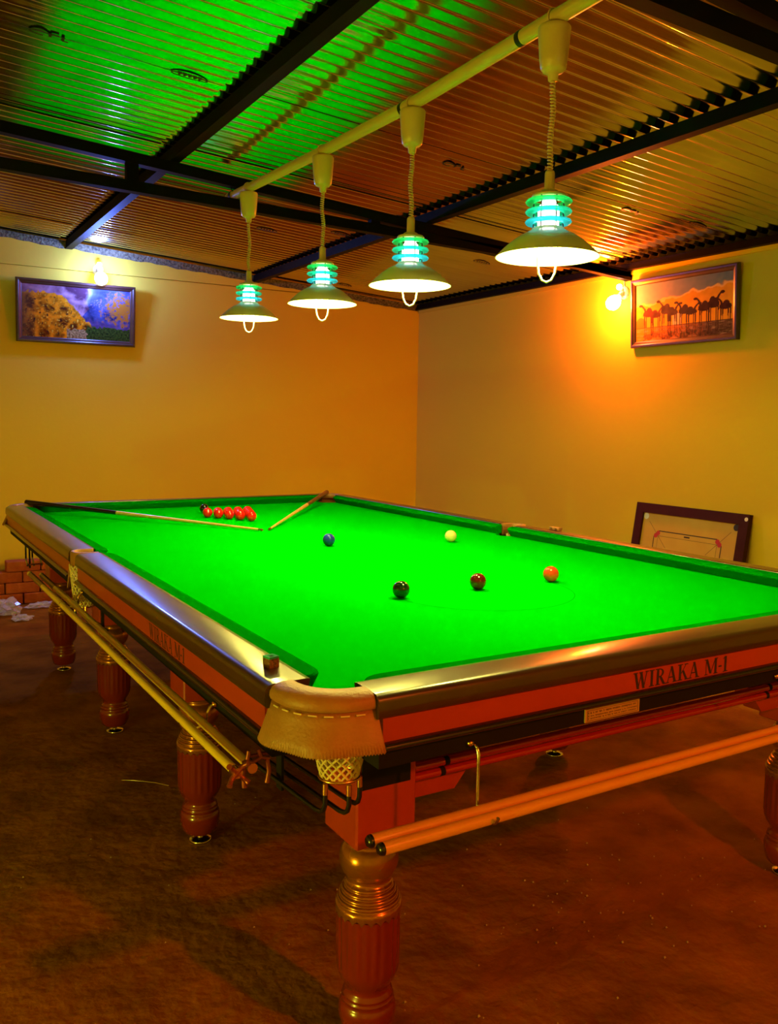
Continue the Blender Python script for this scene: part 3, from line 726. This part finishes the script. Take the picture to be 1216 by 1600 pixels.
def pendant(i, y, z, zt):
    """z = shade rim, zt = top of the cup at the pipe"""
    x = LX
    t = thing('pendant_lamp', (x, y, zt), 'cream shaded hanging lamp with glowing green glass rings, ' + NAMES[i], 'lamp', 'lamps hanging over the snooker table')
    zt = pipez(y) - .0225
    obj('ceiling_cup', G().lathe([(.026, zt+.004), (.042, zt), (.0445, zt-.004), (.0440, zt-.012), (.0385, zt-.082), (.0350, zt-.108), (.028, zt-.116), (.015, zt-.120), (.013, zt-.138), (.010, zt-.140), (.001, zt-.140)], x, y, 28), M['pvc'], t)
    obj('pipe_clip', G().tube([(x + .0245*math.cos(2*math.pi*k/20), y, pipez(y) + .0245*math.sin(2*math.pi*k/20)) for k in range(21)], .0028, 6, cap=False), M['pvc'], t)
    zs = z + .222   # top of the socket
    z0, z1 = zt - .138, zs + .004; turns = int((z0 - z1) / .0085); pts = []
    ph = i * 1.7
    for k in range(turns * 8 + 1):
        q = k / (turns * 8); zz = z0 + (z1 - z0) * q; a_ = 2 * math.pi * k / 8
        env = math.sin(math.pi * q); ox = .006 * math.sin(q * 7 + ph) * env; oy = .004 * math.cos(q * 5 + ph) * env
        pts.append((x + ox + .0062 * math.cos(a_), y + oy + .0062 * math.sin(a_), zz))
    obj('coiled_cord', G().tube(pts, .0028, 6), M['pvc'], t)
    obj('socket', G().lathe([(.001, zs+.006), (.0115, zs+.006), (.0135, zs), (.0140, z+.180), (.024, z+.175), (.028, z+.170), (.044, z+.166), (.047, z+.162), (.047, z+.158), (.001, z+.158)], x, y, 28), M['pvc'], t)
    for k, (dz, mm) in enumerate(((.146, 'glassA'), (.119, 'glassB'), (.092, 'glassC'))):
        obj('glass_ring', G().lathe([(.041, z+dz-.005), (.052, z+dz-.0065), (.061, z+dz-.0045), (.064, z+dz), (.061, z+dz+.0045), (.052, z+dz+.0065), (.041, z+dz+.005), (.041, z+dz-.005)], x, y, 40), M[mm], t)
    for k in range(6):
        a_ = R_(20 + 60 * k); ca, sa = math.cos(a_), math.sin(a_)
        obj('cage_wire', G().tube([(x + .0405*ca, y + .0405*sa, z+.160), (x + .0405*ca, y + .0405*sa, z+.078), (x + .046*ca, y + .046*sa, z+.066)], .0017, 6), M['steel'], t)
    obj('bulb', G().lathe([(.001, z+.022), (.014, z+.024), (.024, z+.034), (.028, z+.048), (.029, z+.063), (.029, z+.132), (.020, z+.142), (.016, z+.158)], x, y, 24), M['bulb'], t)
    g = G(); g.lathe([(.043, z+.076), (.047, z+.070), (.058, z+.064), (.078, z+.054), (.100, z+.039), (.121, z+.021), (.138, z+.004), (.1438, z-.002)], x, y, 56)
    obj('shade', g, M['shade'], t)
    g = G(); g.lathe([(.1439, z-.0022), (.1415, z-.0025), (.136, z+.002), (.119, z+.0185), (.098, z+.0365), (.076, z+.051), (.056, z+.061), (.044, z+.066), (.040, z+.076)], x, y, 56); obj('shade_lining', g, M['shade_in'], t)
    lp = [(-.026, .030), (-.026, .0), (-.0255, -.022), (-.022, -.046), (-.013, -.064), (0, -.070), (.013, -.064), (.022, -.046), (.0255, -.022), (.026, .0), (.026, .030)]
    ca, sa = math.cos(R_(-31)), math.sin(R_(-31))
    obj('wire_loop', G().tube([(x + a_*ca, y + a_*sa, z + b_) for a_, b_ in lp], .0028, 8), M['shade_in'], t)
    light('lamp_light', (x, y, z + .006), P_PENDANT * LAMP_DIM[i], C_PENDANT, .02, t)
for i, (y, z, zt) in enumerate(LAMPS): pendant(i, y, z, zt)

# ------------------------------------------------------------------ wall bulbs
def wall_bulb(name, base, nrm, lab, mm, power, color, wire=False, aim=None):
    """round wall base, tilted socket, large bulb below and a small round bulb above"""
    b = Vector(base); n = Vector(nrm); s = n.cross(Vector((0,0,1)))
    t = thing(name, b, lab, 'lamp')
    obj('wall_base', G().lathe_dir([(.001, .022), (.020, .022), (.036, .017), (.043, .008), (.044, 0)], b, n, 24), M['socket'], t)
    d = (n * .75 - Vector((0,0,1)) * .65).normalized(); c0 = b + n * .018
    obj('socket', G().lathe_dir([(.001, 0), (.017, 0), (.019, .006), (.020, .040), (.018, .046)], c0, d, 18), M['socket'], t)
    obj('bulb', G().lathe_dir([(.013, .040), (.017, .050), (.033, .070), (.044, .094), (.047, .112), (.043, .136), (.028, .154), (.001, .162)], c0, d, 22), mm, t)
    d2 = (n * .9 + Vector((0,0,1)) * .55).normalized(); c1 = b + n * .014 + Vector((0,0,.010))
    obj('small_socket', G().lathe_dir([(.001, 0), (.010, 0), (.011, .030), (.001, .032)], c1, d2, 14), M['socket'], t)
    q = c1 + d2 * .046
    obj('small_bulb', G().sphere((q.x, q.y, q.z), .0195, 18, 10), mm, t)
    if wire: obj('wire', G().tube([b + n*.006 + Vector((0,0,.03)), b + n*.01 + Vector((0,0,.07)), b + n*.008 + Vector((0,0,.13)), b + n*.010 + Vector((0,0,wire))], .0035, 6), M['socket'], t)
    lo = light(name + '_light', c0 + d * .11 + n * .065, power, color, .04, t)
    if aim:   # unseen and added: this reflector keeps its light off the side walls
        lo.data.type = 'SPOT'; lo.data.spot_size = R_(86); lo.data.spot_blend = .45
        av = Vector(aim) - (c0 + d * .11 + n * .065); lo.rotation_euler = av.to_track_quat('-Z', 'Y').to_euler()
        av.normalize(); hc = c0 + d * .11 + n * .065 - av * .075
        obj('added_reflector', G().lathe_dir([(.018, -.02), (.030, 0), (.055, .03), (.075, .062), (.077, .063), (.056, .028), (.031, -.004), (.018, -.022)], hc, av, 28), M['shade'], t)
wall_bulb('wall_bulb_lamp', (.780, YF, 1.622), (0, -1, 0), 'wall lamp with a bluish white bulb above the mountain picture', M['bulbcool'], P_COOL, C_COOL)
wall_bulb('wall_bulb_lamp', (XR, 2.885, 1.405), (-1, 0, 0), 'wall lamp with a glaring orange bulb beside the camel picture', M['bulbwarm'], P_WARM, C_WARM, wire=.15)
wall_bulb('wall_bulb_lamp', (0.88, YB, 1.16), (0, 1, 0), 'wall lamp with an orange bulb on the wall behind the viewer', M['bulbwarm'], P_BACK, C_BACK, aim=(.9, -.4, -.84))
wall_bulb('wall_bulb_lamp', (XL, -.20, -.46), (1, 0, 0), 'wall lamp with a yellow bulb on the left wall', M['bulbwarm'], P_SIDE, C_SIDE)

# ------------------------------------------------------------------ pictures
def lerp(a, b, t): t = max(0, min(1, t)); return tuple(x + (y_ - x) * t for x, y_ in zip(a, b))
def nz(x, y_, s=0.0): return noise.noise((x, y_, s)) * .5 + .5
def ridge(x, y_, s, oct_=4):
    t = 0; a = .5
    for k in range(oct_): t += a * (1 - abs(noise.noise((x, y_, s + k)))) ** 2; x *= 2.1; y_ *= 2.1; a *= .5
    return t
def mountain(u, v):
    w = u * 1.9
    n1, n2, n3 = nz(w*6, v*6), nz(w*15, v*15, 3), nz(w*34, v*34, 6)
    rd = ridge(w*2.2 + v*1.4, v*2.6 - w*1.2, 2)
    c_ = lerp((.09, .03, .04), (.50, .28, .26), (rd - .42) * 2.4)
    c_ = lerp(c_, (.12, .05, .13), (.35 - u) * 1.4)
    bnd = .52 + .30 * (1 - v) * -.2 + .05 * (n1 - .5) + (.10 if v > .6 else .10 - (.6 - v) * .25)
    if u > bnd:
        c_ = lerp((.010, .012, .04), (.12, .14, .30), (rd - .40) * 1.6 + (v - .55) * .8)
        c_ = lerp(c_, (.22, .10, .22), (.45 - v) * 2.2 + .5 * (n2 - .5))
    d_b = abs(u - bnd)
    c_ = lerp(c_, (.55, .62, .62), max(0, 1 - d_b / .03) * max(0, v - .62) * 3 * (n2 + .2))
    c_ = lerp(c_, (.42, .15, .01), (n2 * .5 + n3 * .4 - .9 * math.hypot((u - .93) * 1.9, v - .62) - .12) * 5)
    c_ = lerp(c_, (.30, .20, .08), (n3 * .9 - 2.4 * math.hypot((u - .68) * 1.4, v - .72) - .35) * 4)
    lim = .84 + .03 * math.sin(u * 9) if u < .36 else .84 - (u - .36) * 2.1
    lim += .10 * (n2 - .5)
    if v < lim and u < .68:
        o_ = ridge(w*4, v*4.5, 9); c_ = lerp((.11, .022, .000), (.86, .30, .002), (o_ - .36) * 2.6 + .5 * (n2 - .5))
        c_ = lerp(c_, (.95, .66, .05), (n3 - .66) * 6 * (1 if .1 < v < .55 else .5)); c_ = lerp(c_, (.03, .012, .006), (.34 - nz(w*22, v*16, 11)) * 6)
        c_ = lerp(c_, (.10, .05, .02), (.15 - u) * 6); c_ = lerp(c_, (.80, .50, .08), (v - lim + .05) * 8 * n2)
    sx_ = .40 + .25 * (u - .5)
    if .40 < u < .66 and v < .13 + .10 * n2 + .12 * (u - .5): c_ = lerp((.60, .44, .14), (.12, .06, .01), n3 * 1.6 - .3)
    if u > .56 + .05 * n2 and v < .24 + .10 * (n2 - .5) - .08 * (u - .6) + .05 * n3: c_ = lerp((.003, .010, .002), (.07, .13, .012), n3 * 1.5 - .25)
    return c_
camels = [(.135, .28, .64, -1, (.42, .10, .03)), (.225, .28, .58, 1, (.36, .09, .03)), (.33, .27, .68, -1, (.24, .13, .075)), (.405, .28, .60, 1, (.26, .14, .09)), (.52, .26, .62, -1, (.20, .12, .09)), (.60, .27, .56, 1, (.17, .11, .08)), (.72, .26, .64, -1, (.14, .05, .03)), (.82, .27, .70, 1, (.10, .04, .025)), (.925, .27, .60, -1, (.14, .04, .025))]
def inell(u, v, cu, cv, a, b): return ((u - cu) / a) ** 2 + ((v - cv) / b) ** 2 < 1
def camel(u, v, cu, base, top, s):
    h = top - base; du = (u - cu) * s / 1.3
    if inell(du, v, -.004, base + h*.60, .045, h*.15) or inell(du, v, -.010, base + h*.71, .024, h*.15): return True
    q = (v - (base + h*.52)) / (h * .45)
    if 0 < q < 1 and abs(du - (.036 + .018 * q - .020 * math.sin(q * 3.1))) < .0085: return True
    if inell(du, v, .062, base + h*.97, .017, h*.055): return True
    if base < v < base + h*.55:
        for lx, w_ in ((-.040, .0052), (-.024, .0042), (.016, .0042), (.030, .0052)):
            if abs(du - lx) < w_ * (.6 + .9 * (v - base) / h): return True
    return False
def camelpic(u, v):
    n1, n2, n3 = nz(u*9, v*5), nz(u*22, v*12, 3), nz(u*60, v*18, 6)
    hz = .24 + .0 * u
    cl = .62 + .20 * u + .16 * (n1 - .5) + .06 * (n2 - .5)
    sky = lerp((.30, .30, .34), (.06, .13, .27), u * .9 + .3 * (n2 - .5)); cloud = lerp((.85, .40, .02), (.55, .26, .012), (v - .3) * 1.5 + .7 * (n2 - .5))
    c_ = lerp(cloud, sky, (v - cl) * 26)
    if abs(v - cl) < .018: c_ = lerp(c_, (.75, .55, .25), .6)
    if hz < v < hz + .20 and .40 < u < .50: c_ = lerp(c_, (.78, .68, .55), .8 * n2 + .2)
    if v < hz + .12 + .06 * math.sin(u * 30) and u < .12 and v > hz: c_ = (.50, .17, .02)
    if v < hz:
        c_ = lerp((.80, .23, .02), (.13, .075, .055), (u - .18) * 1.7 + .6 * (n3 - .5)); c_ = lerp(c_, (.55, .40, .28), (nz(u*14, v*90, 8) - .60) * 4)
        if abs(v - hz) < .012: c_ = (.10, .05, .03)
    for cu, b, t_, s, col in camels:
        if camel(u, v, cu, b - .04, t_, s): c_ = lerp(tuple(x * .42 for x in col), tuple(x * .12 for x in col), n2)
        elif v < hz and camel(u + .010 * noise.noise((u*20, v*70, 1)), (b - .04) + ((b - .04) - v) * 1.5, cu, b - .04, t_, s): c_ = lerp(c_, (.035, .018, .012), .75 * n3 + .2)
    return c_
def picture(name, o, ux, w, h, nrm, lab, fn, fm, tilt):
    """o = lower left corner on the wall, ux = unit vector to the right"""
    o, ux, n = Vector(o), Vector(ux), Vector(nrm); up = (Vector((0,0,1)) + n * tilt).normalized(); n = ux.cross(up).normalized(); n = n if n.dot(Vector(nrm)) > 0 else -n
    o = o + n * .004
    t = thing(name, o, lab, 'picture')
    P = lambda a, b, d: o + ux * a + up * b + n * d
    fw = .040
    g = G()
    prof = [(0, 0), (0, .022), (.006, .030), (.016, .030), (.022, .024), (.034, .020), (.040, .014), (.040, 0)]
    rows = []
    for (sx, sy) in ((0,0), (1,0), (1,1), (0,1), (0,0)):
        rows.append([P((a if sx == 0 else w - a), (a if sy == 0 else h - a), d) for a, d in prof])
    g.sweep(rows, smooth=False); obj('frame', g, fm, t)
    # print
    NX, NY = 230, 116; iw, ih = w - 2*fw, h - 2*fw
    V = []; C = []
    for j in range(NY + 1):
        for i in range(NX + 1):
            V.append(P(fw + iw*i/NX, fw + ih*j/NY, .013)); C.append(fn(i / NX, j / NY))
    g = G().add(V, [(j*(NX+1)+i, j*(NX+1)+i+1, (j+1)*(NX+1)+i+1, (j+1)*(NX+1)+i) for j in range(NY) for i in range(NX)])
    pr_ = obj('print', g, M['printm'], t)
    at_ = pr_.data.color_attributes.new('ink', 'FLOAT_COLOR', 'POINT')
    at_.data.foreach_set('color', [x for c_ in C for x in (*c_, 1.0)])
    obj('backing', G().add([P(.01,.01,.0005), P(w-.01,.01,.0005), P(w-.01,h-.01,.0005), P(.01,h-.01,.0005), P(.01,.01,.010), P(w-.01,.01,.010), P(w-.01,h-.01,.010), P(.01,h-.01,.010)],
        [(0,3,2,1),(4,5,6,7),(0,1,5,4),(1,2,6,5),(2,3,7,6),(3,0,4,7)]), M['matte'], t)
    return t
picture('wall_picture', (.192, YF, 1.065), (1,0,0), .850, .452, (0,-1,0), 'framed picture of an orange hill village under purple mountains', mountain, M['frame'], .10)
picture('wall_picture', (XR, 2.785, 1.03), (0,-1,0), .830, .440, (-1,0,0), 'framed picture of camels standing in water under yellow clouds', camelpic, M['frame2'], .06)

# ------------------------------------------------------------------ carrom board leaning on the right wall
S = .86; ang = math.asin(.13 / .86)
cb0 = Vector((XR - .006 - .13, 2.655, -H + .001))
cb = thing('carrom_board', cb0, 'square carrom board with dark red frame leaning on the right wall', 'carrom board')
uy = Vector((0, -1, 0)); uu = Vector((math.sin(ang), 0, math.cos(ang))); un = Vector((-math.cos(ang), 0, math.sin(ang)))
CP = lambda a, b, d: cb0 + uy * a + uu * b + un * d
def cbox(n, a0, a1, b0, b1, d0, d1, m, parent):
    V = [CP(a, b, d) for d in (d0, d1) for b in (b0, b1) for a in (a0, a1)]
    return obj(n, G().add(V, [(0,1,3,2),(4,6,7,5),(0,4,5,1),(1,5,7,3),(3,7,6,2),(2,6,4,0)]), m, parent)
fw = .062
cbox('playing_surface', fw-.004, S-fw+.004, fw-.004, S-fw+.004, .006, .018, M['ply'], cb)
for a0, a1, b0, b1 in ((0, S, 0, fw), (0, S, S-fw, S), (0, fw, fw, S-fw), (S-fw, S, fw, S-fw)): cbox('frame_bar', a0, a1, b0, b1, 0, .034, M['carrom'], cb)
def cdisc(n, a, b, r_, m, d=.0184, r0=0):
    N = 24; ring = [CP(a + r_*math.cos(2*math.pi*k/N), b + r_*math.sin(2*math.pi*k/N), d) for k in range(N)]
    if r0:
        inn = [CP(a + r0*math.cos(2*math.pi*k/N), b + r0*math.sin(2*math.pi*k/N), d) for k in range(N)]
        return obj(n, G().sweep([ring + ring[:1], inn + inn[:1]], smooth=False), m, cb)
    return obj(n, G().add(ring, [tuple(range(N))]), m, cb)
def cline(n, a0, b0, a1, b1, w_, m, d=.0186):
    v = Vector((a1-a0, b1-b0)); v.normalize(); q = Vector((-v.y, v.x)) * w_ / 2
    return obj(n, G().add([CP(a0+q.x, b0+q.y, d), CP(a1+q.x, b1+q.y, d), CP(a1-q.x, b1-q.y, d), CP(a0-q.x, b0-q.y, d)], [(0,1,2,3)]), m, cb)
c1, c2 = .205, .170
for (a0, b0, a1, b1) in ((c1, S-c2, S-c1, S-c2), (c1, c2, S-c1, c2), (c2, c1, c2, S-c1), (S-c2, c1, S-c2, S-c1)): cline('base_line', a0, b0, a1, b1, .006, M['dark'])
for (a0, b0, a1, b1) in ((c1, S-c2-.032, S-c1, S-c2-.032), (c1, c2+.032, S-c1, c2+.032), (c2+.032, c1, c2+.032, S-c1), (S-c2-.032, c1, S-c2-.032, S-c1)): cline('base_line', a0, b0, a1, b1, .0018, M['dark'])
for sa in (0, 1):
    for sb in (0, 1):
        fa = lambda a: S - a if sa else a
        fb = lambda b: S - b if sb else b
        cdisc('base_circle', fa(c1-.004), fb(c2+.014), .0155, M['redink'], .0188); cdisc('base_circle', fa(c2+.014), fb(c1-.004), .0155, M['redink'], .0188)
        cline('arrow_line', fa(.115), fb(.115), fa(.275), fb(.275), .0022, M['dark'])
        cdisc('pocket_hole', fa(fw+.022), fb(fw+.022), .021, M['dark'] if (sa, sb) != (0, 1) else M['white'], .0188)
cdisc('centre_circle', S/2, S/2, .075, M['redink'], .0187, .071)
cline('maker_mark', S/2-.022, S-c2-.016, S/2+.022, S-c2-.016, .009, M['dark'])
cdisc('corner_sticker', S-.016, S-.03, .012, M['white'], .0346)

# ------------------------------------------------------------------ stacked bricks and litter by the far wall
random.seed(11); bl, bw, bh = .228, .108, .076
bm0 = None
course = ('bottom', 'second', 'third', 'top')
for r_ in range(4):
    x = -.30 + (.115 if r_ % 2 else 0); x = x if r_ < 3 else .06; k = 0
    xe = .80 if r_ < 3 else .55
    while x + bl < xe:
        if bm0 is None:
            g = G().bevbox(-bl/2, bl/2, -bw/2, bw/2, 0, bh, .005); bm0 = obj('brick', g, M['brick'], None, origin=(0,0,0)); o = bm0
        else: o = bm0.copy(); COL.objects.link(o)
        o.location = (x + bl/2, 5.338 + random.uniform(-.008, .008) + (-.012 if r_ == 0 else 0), H + (-H) + .001 + r_ * (bh + .0035)); o.rotation_euler = (0, 0, R_(random.uniform(-2, 2)))
        o['category'] = 'brick'; o['group'] = 'bricks stacked by the far wall'
        o['label'] = 'red brick in the %s course by the far wall, %s from the left' % (course[r_], ('first', 'second', 'third', 'fourth', 'fifth')[k])
        x += bl + .008; k += 1
def crumple(x, y_, rx, ry, rz, seed, lab):
    g = G(); n, m_ = 22, 12; V = []
    for i in range(m_ + 1):
        th = math.pi * i / m_
        for k in range(n):
            ph = 2*math.pi*k/n; d = Vector((math.sin(th)*math.cos(ph), math.sin(th)*math.sin(ph), -math.cos(th)))
            q = 1 + .55 * noise.noise(d * 2.6 + Vector((seed, 0, 0))) + .3 * noise.noise(d * 6 + Vector((seed, 3, 0)))
            V.append((x + d.x*rx*q, y_ + d.y*ry*q, -H + max(.001, rz * (.5 + d.z * q))))
    g.add(V, [(i*n+k, i*n+(k+1) % n, (i+1)*n+(k+1) % n, (i+1)*n+k) for i in range(m_) for k in range(n)])
    o = obj('plastic_wrap', g, M['plastic'], None, origin=(x, y_, -H)); tag(o, lab, 'litter')
crumple(.02, 5.02, .085, .12, .06, 1, 'crumpled clear plastic wrap on the floor by the bricks, the larger piece')
crumple(.27, 5.12, .10, .05, .022, 5, 'flat strip of clear plastic wrap on the floor by the bricks')
crumple(.085, 4.76, .06, .06, .02, 9, 'small scrap of clear plastic lying nearest to the camera side of the bricks')
tw = obj('wire_scrap', G().tube([(.02, 1.79, -.8365), (.06, 1.755, -.833), (.09, 1.735, -.8355), (.125, 1.69, -.832), (.16, 1.655, -.8365)], .0022, 6), M['chrome'], None, origin=(.09, 1.735, -H)); tag(tw, 'thin bent wire scrap on the dark floor beside the second leg', 'litter')
g = G(); random.seed(5)
for k in range(170):
    x, y_ = random.choice(((random.uniform(.1, 1.9), random.uniform(-.4, .9)), (random.gauss(1.05, .25), random.gauss(.28, .12)), (random.uniform(-.8, .6), random.uniform(0, 1.5))))
    s = random.uniform(.0012, .0042); g.add([(x-s, y_-s*.6, -H), (x+s, y_-s*.4, -H), (x, y_+s, -H), (x, y_, -H+s*1.3)], [(0,1,3),(1,2,3),(2,0,3)])
tag(obj('floor_grit', g, M['grit'], None, origin=(.6, .3, -H)), 'loose pale grit scattered on the earth floor', 'grit', kind='stuff')
